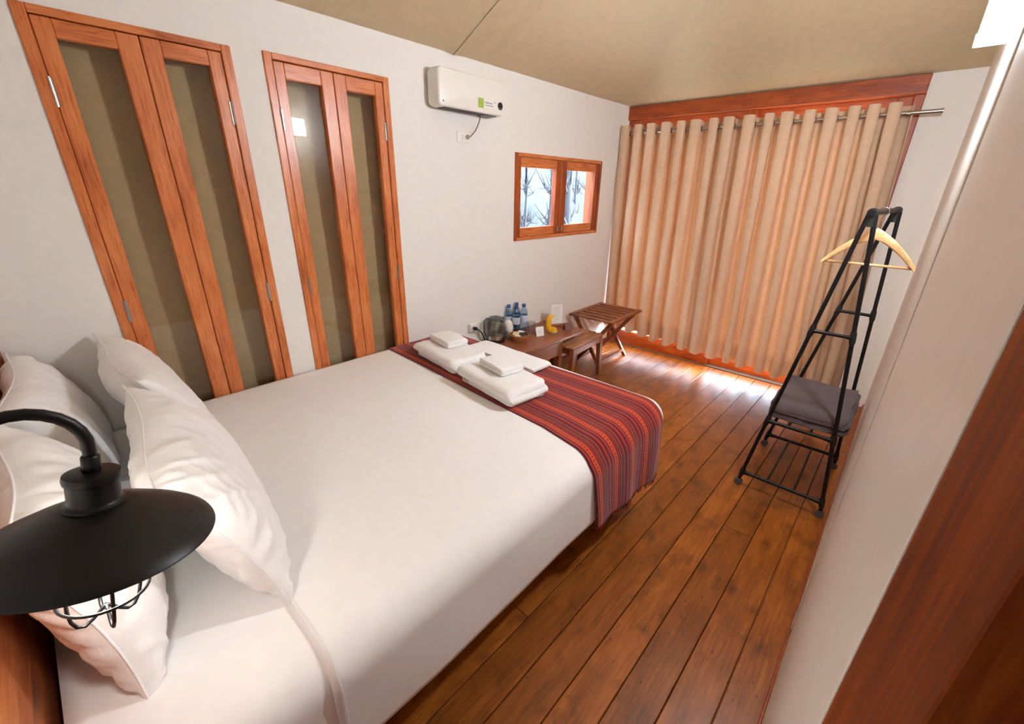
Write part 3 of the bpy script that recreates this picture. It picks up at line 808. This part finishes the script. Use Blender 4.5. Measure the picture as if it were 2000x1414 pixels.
MB().lathe([(.0, .0), (.005, .0), (.005, .0012), (0, .0012)], 14, T(F-.0003, 1.845, 2.062) @ Matrix.Rotation(PI/2, 4, 'Y')).build('emblem', 'steel', r)
st = MB().box(F, F+.0008, 2.166, 2.284, 2.064, 2.114).build('sticker', 'white_card', r)
MB().box(F+.0008, F+.0013, 2.122, 2.168, 2.063, 2.115).build('sticker_square', 'green_print', r)
mb = MB()
for zz, rr in ((2.102, .006), (2.076, .006)): mb.lathe([(0, 0), (rr, 0), (rr, .0005), (0, .0005)], 10, T(F+.0013, 2.144, zz) @ Matrix.Rotation(PI/2, 4, 'Y'))
mb.build('sticker_dots', 'paper_band', r)
TX = Matrix(((0, 0, 1, F+.0009), (1, 0, 0, 2.174), (0, 1, 0, 2.0915), (0, 0, 0, 1)))
text('Calefacción', .0155, 'print_ink', r, TX)
mb = MB()
yq = 2.176
for wq in (.004, .012, .009, .022, .017): mb.box(F+.0008, F+.0013, yq, yq+wq, 2.0785, 2.0845); yq += wq+.003
mb.build('small_print', 'print_grey', r)
mb = MB(); mb.box(F+.0008, F+.0013, 2.262, 2.276, 2.103, 2.108); mb.build('print_mark', 'print_grey', r)
MB().tube([(XL+.05, 2.205, hz0+.002), (XL+.045, 2.200, 2.00), (XL+.035, 2.175, 1.945), (XL+.03, 2.135, 1.908), (XL+.026, 2.12, 1.902)], .0032, 8).build('cord', 'cord_dark', r, smooth=True)
MB().lathe([(.0, 0), (.013, 0), (.014, .012), (.009, .022), (.004, .026)], 14, T(XL+.010, 2.118, 1.903) @ Matrix.Rotation(PI/2, 4, 'Y')).build('plug', 'steel', r, auto=40)
r = thing('wall_outlet', (XL, 2.095, 1.902), 'white wall socket plate just below the white heater', 'outlet')
mb = MB(); mb.skin([mb.ring([(XL, a, b) for a, b in rrect(2.040, 2.150, 1.868, 1.936, .012)]), mb.ring([(XL+.007, a, b) for a, b in rrect(2.042, 2.148, 1.870, 1.934, .011)]), mb.ring([(XL+.009, a, b) for a, b in rrect(2.046, 2.144, 1.874, 1.930, .009)])])
mb.build('plate', 'white_plastic', r, auto=40)
for zz in (1.908, 1.894): MB().box(XL+.0085, XL+.0095, 2.080, 2.085, zz-.0022, zz+.0022).build('socket_hole', 'black_plastic', r)
MB().box(XL+.0085, XL+.0093, 2.072, 2.080, 1.879, 1.881).build('maker_mark', 'grey_plastic', r)

r = thing('power_strip', (XL, 2.16, .60), 'white socket on the wall behind the foot of the bed', 'outlet')
MB().box(XL, XL+.028, 2.10, 2.225, .575, .645, .006, seg=2).build('housing', 'white_plastic', r, auto=40)
MB().box(XL+.028, XL+.031, 2.115, 2.15, .59, .63, .001).build('socket_face', 'white_card', r)

# ================================================================ DESK AND THINGS ON IT
ZD = .48
r = thing('low_desk', (-2.12, 2.63, 0), 'low wooden desk holding the kettle against the wall', 'desk')
MB().box(XL+.012, -1.908, 2.225, 3.045, ZD-.022, ZD, .003).build('top', 'teak', r)
MB().box(XL+.02, XL+.036, 2.25, 3.02, ZD-.15, ZD-.022, .002).build('back_apron', 'teak', r)
for a, b, c in ((2.235, 2.255, -1.93), (3.015, 3.035, -2.16)): MB().box(XL+.037, c, a, b, ZD-.15, ZD-.022, .002).build('side_apron', 'teak_x', r)
MB().box(-1.932, -1.914, 2.275, 2.70, ZD-.142, ZD-.026, .002).build('drawer_front', 'teak', r)
MB().box(XL+.04, -1.92, 2.702, 2.722, ZD-.15, ZD-.022, .002).build('divider', 'teak_x', r)
for px, py in ((XL+.06, 2.28), (-1.955, 2.28), (XL+.06, 2.99), (-2.18, 2.99), (-1.945, 2.745)):
    MB().box(px-.022, px+.022, py-.022, py+.022, 0, ZD-.0225, .003).build('leg', 'teak_z', r)
# bench
r = thing('slatted_stool', (-1.99, 3.04, 0), 'small slatted wooden stool half under the desk', 'stool', rz=math.radians(4))
ZS = .40
Mb = ROOTM[r.name]
def lb(x0, x1, y0, y1, z0, z1, mat, nm, bev=.003): return MB().box(x0, x1, y0, y1, z0, z1, bev, M=Mb).build(nm, mat, r)
for q in range(5): lb(-.145+q*.058, -.145+q*.058+.050, -.265, .265, ZS-.018, ZS, 'teak_pale', 'slat')
for q in (-.135, .120): lb(q, q+.02, -.245, .245, ZS-.075, ZS-.018, 'teak', 'side_rail')
for q in (-.245, .222): lb(-.115, .12, q, q+.022, ZS-.075, ZS-.018, 'teak_x', 'end_rail')
for sx in (-1, 1):
    for sy in (-1, 1):
        mb = MB(); rg = []
        for zz, spr, wd_ in ((0, .025, .032), (ZS-.019, 0, .044)):
            cx_, cy_ = sx*(.122+spr*.3), sy*(.235+spr); rg.append(mb.ring([Mb @ Vector((cx_+a*wd_/2, cy_+b*wd_/2, zz)) for a, b in ((-1, -1), (1, -1), (1, 1), (-1, 1))]))
        mb.skin(rg); mb.build('leg', 'teak_z', r)
# luggage rack
ZL = .50
r = thing('luggage_rack', (-2.06, 3.665, 0), 'folding slatted wooden luggage rack by the curtain', 'luggage rack', rz=math.radians(2))
Ml = ROOTM[r.name]
lw, ll = .235, .305
def lk(x0, x1, y0, y1, z0, z1, mat, nm): return MB().box(x0, x1, y0, y1, z0, z1, .003, M=Ml).build(nm, mat, r)
for sx in (-1, 1): lk(sx*lw-(.045 if sx > 0 else 0), sx*lw+(.045 if sx < 0 else 0), -ll, ll, ZL-.022, ZL, 'teak', 'side_rail')
for q in range(7):
    y = -ll+.002+q*(2*ll-.056)/6; lk(-lw+.045, lw-.045, y, y+(.046 if q not in (0, 6) else .052), ZL-.018, ZL-.002, 'teak_x', 'slat')
def bar(p, q, w, t, side, nm, mat='teak_z'):
    p, q = Vector(p), Vector(q); d = (q-p).normalized(); s = Vector(side).normalized(); n_ = d.cross(s).normalized(); s = n_.cross(d)
    mb = MB(); mb.skin([mb.ring([Ml @ (c+s*a*t/2+n_*b*w/2) for a, b in ((-1, -1), (1, -1), (1, 1), (-1, 1))]) for c in (p, q)]); return mb.build(nm, mat, r)
# crossed leg frames in the x-z plane on both ends
for sy in (-1, 1):
    yo = sy*(ll-.05)
    bar((-.19, yo, ZL-.023), (.13, yo, .0), .034, .02, (0, 1, 0), 'leg')
    yo = sy*(ll-.075)
    bar((.20, yo, ZL-.023), (-.17, yo, .0), .034, .02, (0, 1, 0), 'leg')
    mb = MB(); mb.tube([Ml @ Vector((-.006, sy*(ll-.09), .24)), Ml @ Vector((-.006, sy*(ll-.035), .24))], .006, 10); mb.build('pivot_bolt', 'steel', r)
bar((.096, -ll+.06, .055), (.096, ll-.06, .055), .036, .02, (0, 0, 1), 'stretcher', 'teak')
bar((-.130, -ll+.085, .055), (-.130, ll-.085, .055), .036, .02, (0, 0, 1), 'stretcher', 'teak')

# kettle
kx, ky = -2.258, 2.315
r = thing('electric_kettle', (kx, ky, ZD), 'smoked glass electric kettle with black lid on the desk', 'kettle')
K = T(kx, ky, ZD)
MB().lathe([(.073, 0), (.075, .004), (.075, .014), (.070, .018)], 32, K).build('base', 'black_plastic', r, auto=40)
MB().lathe([(.068, .018), (.072, .022), (.071, .048), (.069, .050)], 32, K).build('steel_collar', 'steel', r, auto=40)
MB().lathe([(.069, .050), (.071, .07), (.070, .11), (.064, .155), (.056, .178), (.0545, .178), (.062, .154), (.068, .11), (.069, .07), (.067, .052)], 36, K, cap=False).build('glass_body', 'kettle_glass', r, smooth=True)
MB().lathe([(.056, .176), (.056, .186), (.046, .193), (.015, .196), (.014, .200), (.001, .201)], 32, K).build('lid', 'grey_plastic', r, auto=40)
MB().lathe([(.066, .051), (.066, .056), (.012, .060), (.001, .061)], 24, K).build('heating_plate', 'steel', r, auto=40)
hd = math.radians(-100); hx, hy = math.cos(hd), math.sin(hd)
MB().tube([K @ Vector((hx*a, hy*a, z)) for a, z in ((.05, .188), (.085, .192), (.108, .178), (.112, .14), (.106, .09), (.092, .055), (.068, .04))], .010, 10, rads=[.007, .009, .009, .008, .008, .008, .007]).build('handle', 'grey_plastic', r, smooth=True)
MB().tube([K @ Vector((-hx*a, -hy*a, z)) for a, z in ((.045, .160), (.066, .168), (.078, .178))], .012, 10, rads=[.022, .016, .010]).build('spout', 'grey_plastic', r, smooth=True)
MB().tube([K @ Vector((-.03, -.06, .008)), K @ Vector((-.05, -.10, .004)), (XL+.05, 2.23, .50), (XL+.05, 2.20, .56), (XL+.045, 2.16, .60), (XL+.036, 2.135, .61)], .0045, 8).build('cord', 'black_plastic', r, smooth=True)
MB().box(XL+.0315, XL+.062, 2.12, 2.145, .598, .622, .004).build('plug', 'black_plastic', r)
# bottles
bo = thing('water_bottle', (-2.243, 2.537, ZD), 'x', 'bottle', 'clear water bottles on the desk')
B = ROOTM[bo.name]
MB().lathe([(.028, 0), (.032, .004), (.033, .02), (.031, .05), (.033, .06), (.033, .155), (.032, .175), (.025, .200), (.014, .214), (.0125, .224)], 24, B).build('body', 'bottle_plastic', bo, smooth=True)
MB().lathe([(.0145, .220), (.0155, .222), (.0155, .244), (.014, .246), (.001, .2465)], 18, B).build('cap', 'blue_cap', bo, auto=40)
MB().lathe([(.0335, .095), (.0337, .096), (.0337, .152), (.0335, .153)], 24, B, cap=False).build('label_sleeve', 'bottle_label', bo, smooth=True)
bo['label'] = 'clear blue-capped water bottle in the front row, next to the wrapped cup'
for (bx_, by_, lb_) in ((-2.309, 2.520, 'clear blue-capped water bottle against the wall, nearer the kettle'), (-2.243, 2.632, 'clear blue-capped water bottle in the front row, next to the drinking glass'), (-2.309, 2.616, 'clear blue-capped water bottle against the wall, farther from the kettle')):
    copy_thing(bo, (bx_, by_, ZD), lb_)
# wrapped cup leaning: white paper-covered tumbler
r = thing('wrapped_cup', (-2.240, 2.452, ZD), 'tall white paper-wrapped cup between kettle and basket', 'cup')
B = ROOTM[r.name]
MB().lathe([(.024, 0), (.026, .003), (.033, .075)], 24, B).build('cup', 'white_plastic', r, smooth=True)
MB().lathe([(.034, .04), (.036, .09), (.033, .125), (.022, .142), (.004, .148)], 16, B @ Matrix.Rotation(.08, 4, 'X')).build('paper_cap', 'white_card', r, smooth=True)
# basket with sachets
r = thing('sachet_basket', (-2.135, 2.458, ZD), 'round brown basket of sachets on the desk', 'basket')
B = ROOTM[r.name]
for q in range(5):
    z = .006+q*.010; rr = .058+.004*q
    MB().tube([B @ Vector((rr*math.cos(a*PI/16)*1.0, rr*math.sin(a*PI/16), z+.0015*math.sin(a*4))) for a in range(32)], .0058, 6, closed=True).build('weave_coil', 'basket_wood', r, smooth=True)
MB().lathe([(.001, .001), (.060, .001), (.060, .006), (.001, .006)], 24, B).build('bottom', 'basket_wood', r)
sach = [('wax_paper', -.028, -.01, .055, .3, .5), ('white_card', .01, -.03, .05, -.4, .25), ('foil_dark', .02, .02, .055, .9, .7), ('white_card', -.01, .03, .06, .2, .9), ('foil_dark', .035, -.005, .05, -.9, .5), ('wax_paper', -.03, .03, .05, 1.2, .4)]
SL = ['cream sachet lying in the round basket', 'flat white sachet at the front of the round basket', 'dark foil sachet upright in the round basket', 'white sachet upright in the round basket', 'dark foil sachet at the rim of the round basket', 'small cream sachet at the back of the round basket']
for (mt, dx, dy, z, yaw, tl), sl in zip(sach, SL):
    Ms = T(-2.135+dx, 2.458+dy, ZD+z-.008) @ Matrix.Rotation(yaw, 4, 'Z') @ Matrix.Rotation(tl, 4, 'X')
    o = MB().box(-.026, .026, -.018, .018, -.0025, .0025, .002, M=Ms).build('sachet', mt); tag(o, sl, 'sachet', 'sachets in the basket')
# drinking glass
r = thing('drinking_glass', (-2.165, 2.640, ZD), 'plain clear drinking glass behind the white card', 'glass')
B = ROOTM[r.name]
MB().lathe([(.001, 0), (.028, 0), (.029, .002), (.033, .105), (.0318, .105), (.0278, .008), (.001, .008)], 28, B, cap=False).build('tumbler', 'drink_glass', r, smooth=True)
# tent card
r = thing('tent_card', (-2.095, 2.662, ZD), 'small white folded tent card in front of the drinking glass', 'card', rz=math.radians(-22))
B = ROOTM[r.name]
for sg in (1, -1):
    MB().box(-.0008, .0008, -.035, .035, 0, .078, 0, M=B @ T(0, 0, .0) @ T(sg*.022, 0, 0) @ Matrix.Rotation(-sg*.28, 4, 'Y')).build('card_leaf', 'white_card', r)
mb = MB()
for q in range(3): mb.box(.0010, .0013, -.016+.002*q, .016-.003*q, .046-.008*q, .0475-.008*q, 0, M=B @ T(.022, 0, 0) @ Matrix.Rotation(-.28, 4, 'Y'))
mb.build('print', 'print_grey', r)
# small white box behind card
r = thing('paper_box', (-2.135, 2.735, ZD), 'tiny white paper packet behind the tent card', 'packet')
MB().box(-2.15, -2.12, 2.715, 2.755, ZD, ZD+.045, .003).build('packet', 'white_card', r)
MB().box(-2.1495, -2.1205, 2.7155, 2.7545, ZD+.0448, ZD+.0465, .0008).build('flap', 'wax_paper', r)
# yellow torch lantern
r = thing('yellow_lantern', (-2.085, 2.80, ZD), 'yellow emergency lantern with curved grip on the desk', 'lantern')
B = T(-2.085, 2.80, ZD) @ Matrix.Rotation(math.radians(38), 4, 'Z')
MB().lathe([(.028, 0), (.030, .003), (.030, .02), (.027, .035), (.018, .043)], 28, B @ T(.028, 0, 0)).build('lamp_head', 'yellow_plastic', r, auto=50)
MB().lathe([(.031, .0), (.0315, .002), (.0315, .008), (.030, .010)], 28, B @ T(.028, 0, 0)).build('rim', 'paper_band', r, auto=50)
bp = [(.018, .022), (-.006, .020), (-.015, .040), (-.017, .08), (-.016, .112), (-.008, .130), (.008, .138), (.022, .146)]
MB().tube([B @ Vector((a, 0, z)) for a, z in bp], .015, 12, rads=[.022, .026, .026, .024, .023, .020, .014, .007]).build('grip', 'yellow_plastic', r, smooth=True)
MB().box(-.004, .002, -.008, .008, .055, .095, .002, M=B @ T(-.006, 0, 0)).build('switch_panel', 'black_plastic', r)
# card holder with menu and maroon stand
r = thing('menu_card', (-2.14, 2.965, ZD), 'tall white menu card standing in a wooden holder', 'card', rz=math.radians(-30))
B = ROOTM[r.name]
MB().box(-.03, .03, -.075, .065, 0, .028, .002, M=B).build('holder', 'teak', r)
cd = MB().box(-.0012, .0012, -.052, .052, .012, .195, 0, M=B @ Matrix.Rotation(-.06, 4, 'Y')).build('sheet', 'white_card', r)
mb = MB()
for q in range(9): mb.box(.0013, .0016, -.038, .03-.012*((q*7) % 3), .172-.016*q, .1745-.016*q, 0, M=B @ Matrix.Rotation(-.06, 4, 'Y'))
mb.build('print', 'print_grey', r)
r = thing('maroon_sign', (-2.018, 2.955, ZD), 'small maroon folded sign standing beside the menu card', 'sign', rz=math.radians(-24))
B = ROOTM[r.name]
MB().box(-.0015, .0015, -.032, .032, 0, .068, 0, M=B @ T(.022, 0, 0) @ Matrix.Rotation(-.32, 4, 'Y')).build('front_leaf', 'maroon_card', r)
MB().box(-.0015, .0015, -.032, .032, 0, .068, 0, M=B @ T(-.022, 0, 0) @ Matrix.Rotation(.32, 4, 'Y')).build('back_leaf', 'maroon_card', r)

# ================================================================ GARMENT RACK
r = thing('garment_rack', (-.185, 2.76, 0), 'black metal A-frame clothes rack on castors beside the right wall', 'clothes rack')
FL, FR, BL, BR = Vector((-.392, 2.47, .045)), Vector((.015, 2.47, .045)), Vector((-.392, 3.045, .045)), Vector((.002, 3.05, .045))
FT, BT = Vector((-.165, 2.475, 1.525)), Vector((-.108, 3.045, 1.525))
FTl, FTr = FT+Vector((-.012, 0, 0)), FT+Vector((.012, 0, 0)); BTl, BTr = BT+Vector((-.012, 0, 0)), BT+Vector((.012, 0, 0))
def lerp(a, b, t): return a+(b-a)*t
def zat(a, b, z): return lerp(a, b, (z-a.z)/(b.z-a.z))
for a, b in ((FL, FTl), (FR, FTr), (BL, BTl), (BR, BTr)):
    MB().tube([a, b], .0098, 10).build('upright', 'black_metal', r, smooth=False, auto=40)
    d = (b-a).normalized()
    for z in (.09, .452, .985):
        p = zat(a, b, z); MB().tube([p-d*.032, p-d*.02, p+d*.02, p+d*.032], .013, 10, rads=[.0105, .0135, .0135, .0105]).build('joint', 'black_plastic', r, auto=40)
    w = a+Vector((0, 0, -.045)); mb = MB(); mb.tube([w+Vector((0, -.011, .021)), w+Vector((0, .011, .021))], .0205, 14); mb.tube([w+Vector((0, 0, .022)), a+d*.03], .008, 8)
    mb.build('castor', 'grey_plastic', r, auto=40)
def bar2(p, q, rad, nm): return MB().tube([p, lerp(p, q, .06), lerp(p, q, .14), lerp(p, q, .86), lerp(p, q, .94), q], rad, 10, rads=[rad*1.5, rad*1.35, rad, rad, rad*1.35, rad*1.5]).build(nm, 'black_metal', r, smooth=True)
dd = (BT-FT).normalized()
MB().tube([FT-dd*.035+Vector((0, 0, .008)), BT+dd*.035+Vector((0, 0, .008))], .0125, 12).build('top_bar', 'black_metal', r, auto=40)
for e, t in ((FT, FTl), (BT, BTl)):
    mb = MB(); mb.tube([e-dd*.024+Vector((0, 0, .008)), e+dd*.024+Vector((0, 0, .008))], .018, 12); mb.tube([e+Vector((0, 0, .0)), e+Vector((0, 0, -.05))], .015, 10, rads=[.018, .02])
    mb.build('top_bracket', 'black_plastic', r, auto=40)
for z, nm in ((.985, 'spreader'), (.452, 'shelf_bar'), (.09, 'shelf_bar')):
    bar2(zat(FL, FTl, z), zat(FR, FTr, z), .0085 if z > .9 else .0095, nm); bar2(zat(BL, BTl, z), zat(BR, BTr, z), .0085 if z > .9 else .0095, nm)
for z in (.452, .09):
    for t in ((.33, .66) if z < .2 else (.0, .33, .66, 1.)):
        f = lerp(zat(FL, FTl, z), zat(FR, FTr, z), t); b = lerp(zat(BL, BTl, z), zat(BR, BTr, z), t)
        MB().tube([f, b], .006, 8).build('shelf_rod', 'black_metal', r, auto=40)
# folded blanket
o = folded('folded_blanket', 'blanket_grey', (-.168, 2.76, .4625), PI/2, .525, .345, 6, .0175, 'folded dark grey blanket lying on the rack shelf', 'blanket', None, 9, .006, .012)
# hanger
hp = lerp(FT, BT, .40)
r = thing('coat_hanger', (hp.x, hp.y, hp.z), 'pale wooden coat hanger hooked on the black rack', 'hanger')
zb_ = 1.435; ymid = hp.y
def arm(sx):
    mb = MB(); rg = []
    n = 12
    for i in range(n+1):
        t = i/n; xx = hp.x+sx*t*.178; zz = zb_-.012*t-.13*(t**1.15)+.016*math.sin(t*PI)*.6
        yy_ = ymid-.045*t**1.8; h = .050*(1-.45*t) if t < .9 else .024; w = .009+.010*t if t < .9 else .019
        rg.append(mb.ring([(xx, yy_+a*w, zz+b*h/2) for a, b in ((-1, -.7), (-.6, -1), (.6, -1), (1, -.7), (1, .7), (.6, 1), (-.6, 1), (-1, .7))]))
    mb.skin(rg); return mb
for sx in (-1, 1):
    a_ = arm(sx).build('arm', 'hanger_wood', r, auto=50)
MB().tube([(hp.x-.168, ymid-.040, zb_-.138), (hp.x+.168, ymid-.040, zb_-.138)], .0062, 10).build('trouser_bar', 'hanger_wood', r, smooth=True)
hk = [(hp.x, ymid, zb_+.018), (hp.x, ymid, hp.z-.028)]
cz = hp.z+.008; hr = .0185
for q in range(0, 12):
    a = -PI*.42+PI*1.45*q/11; hk.append((hp.x+hr*math.cos(a), ymid+.004, cz+hr*math.sin(a)))
MB().tube(hk, .0022, 8).build('hook', 'steel', r, smooth=True)
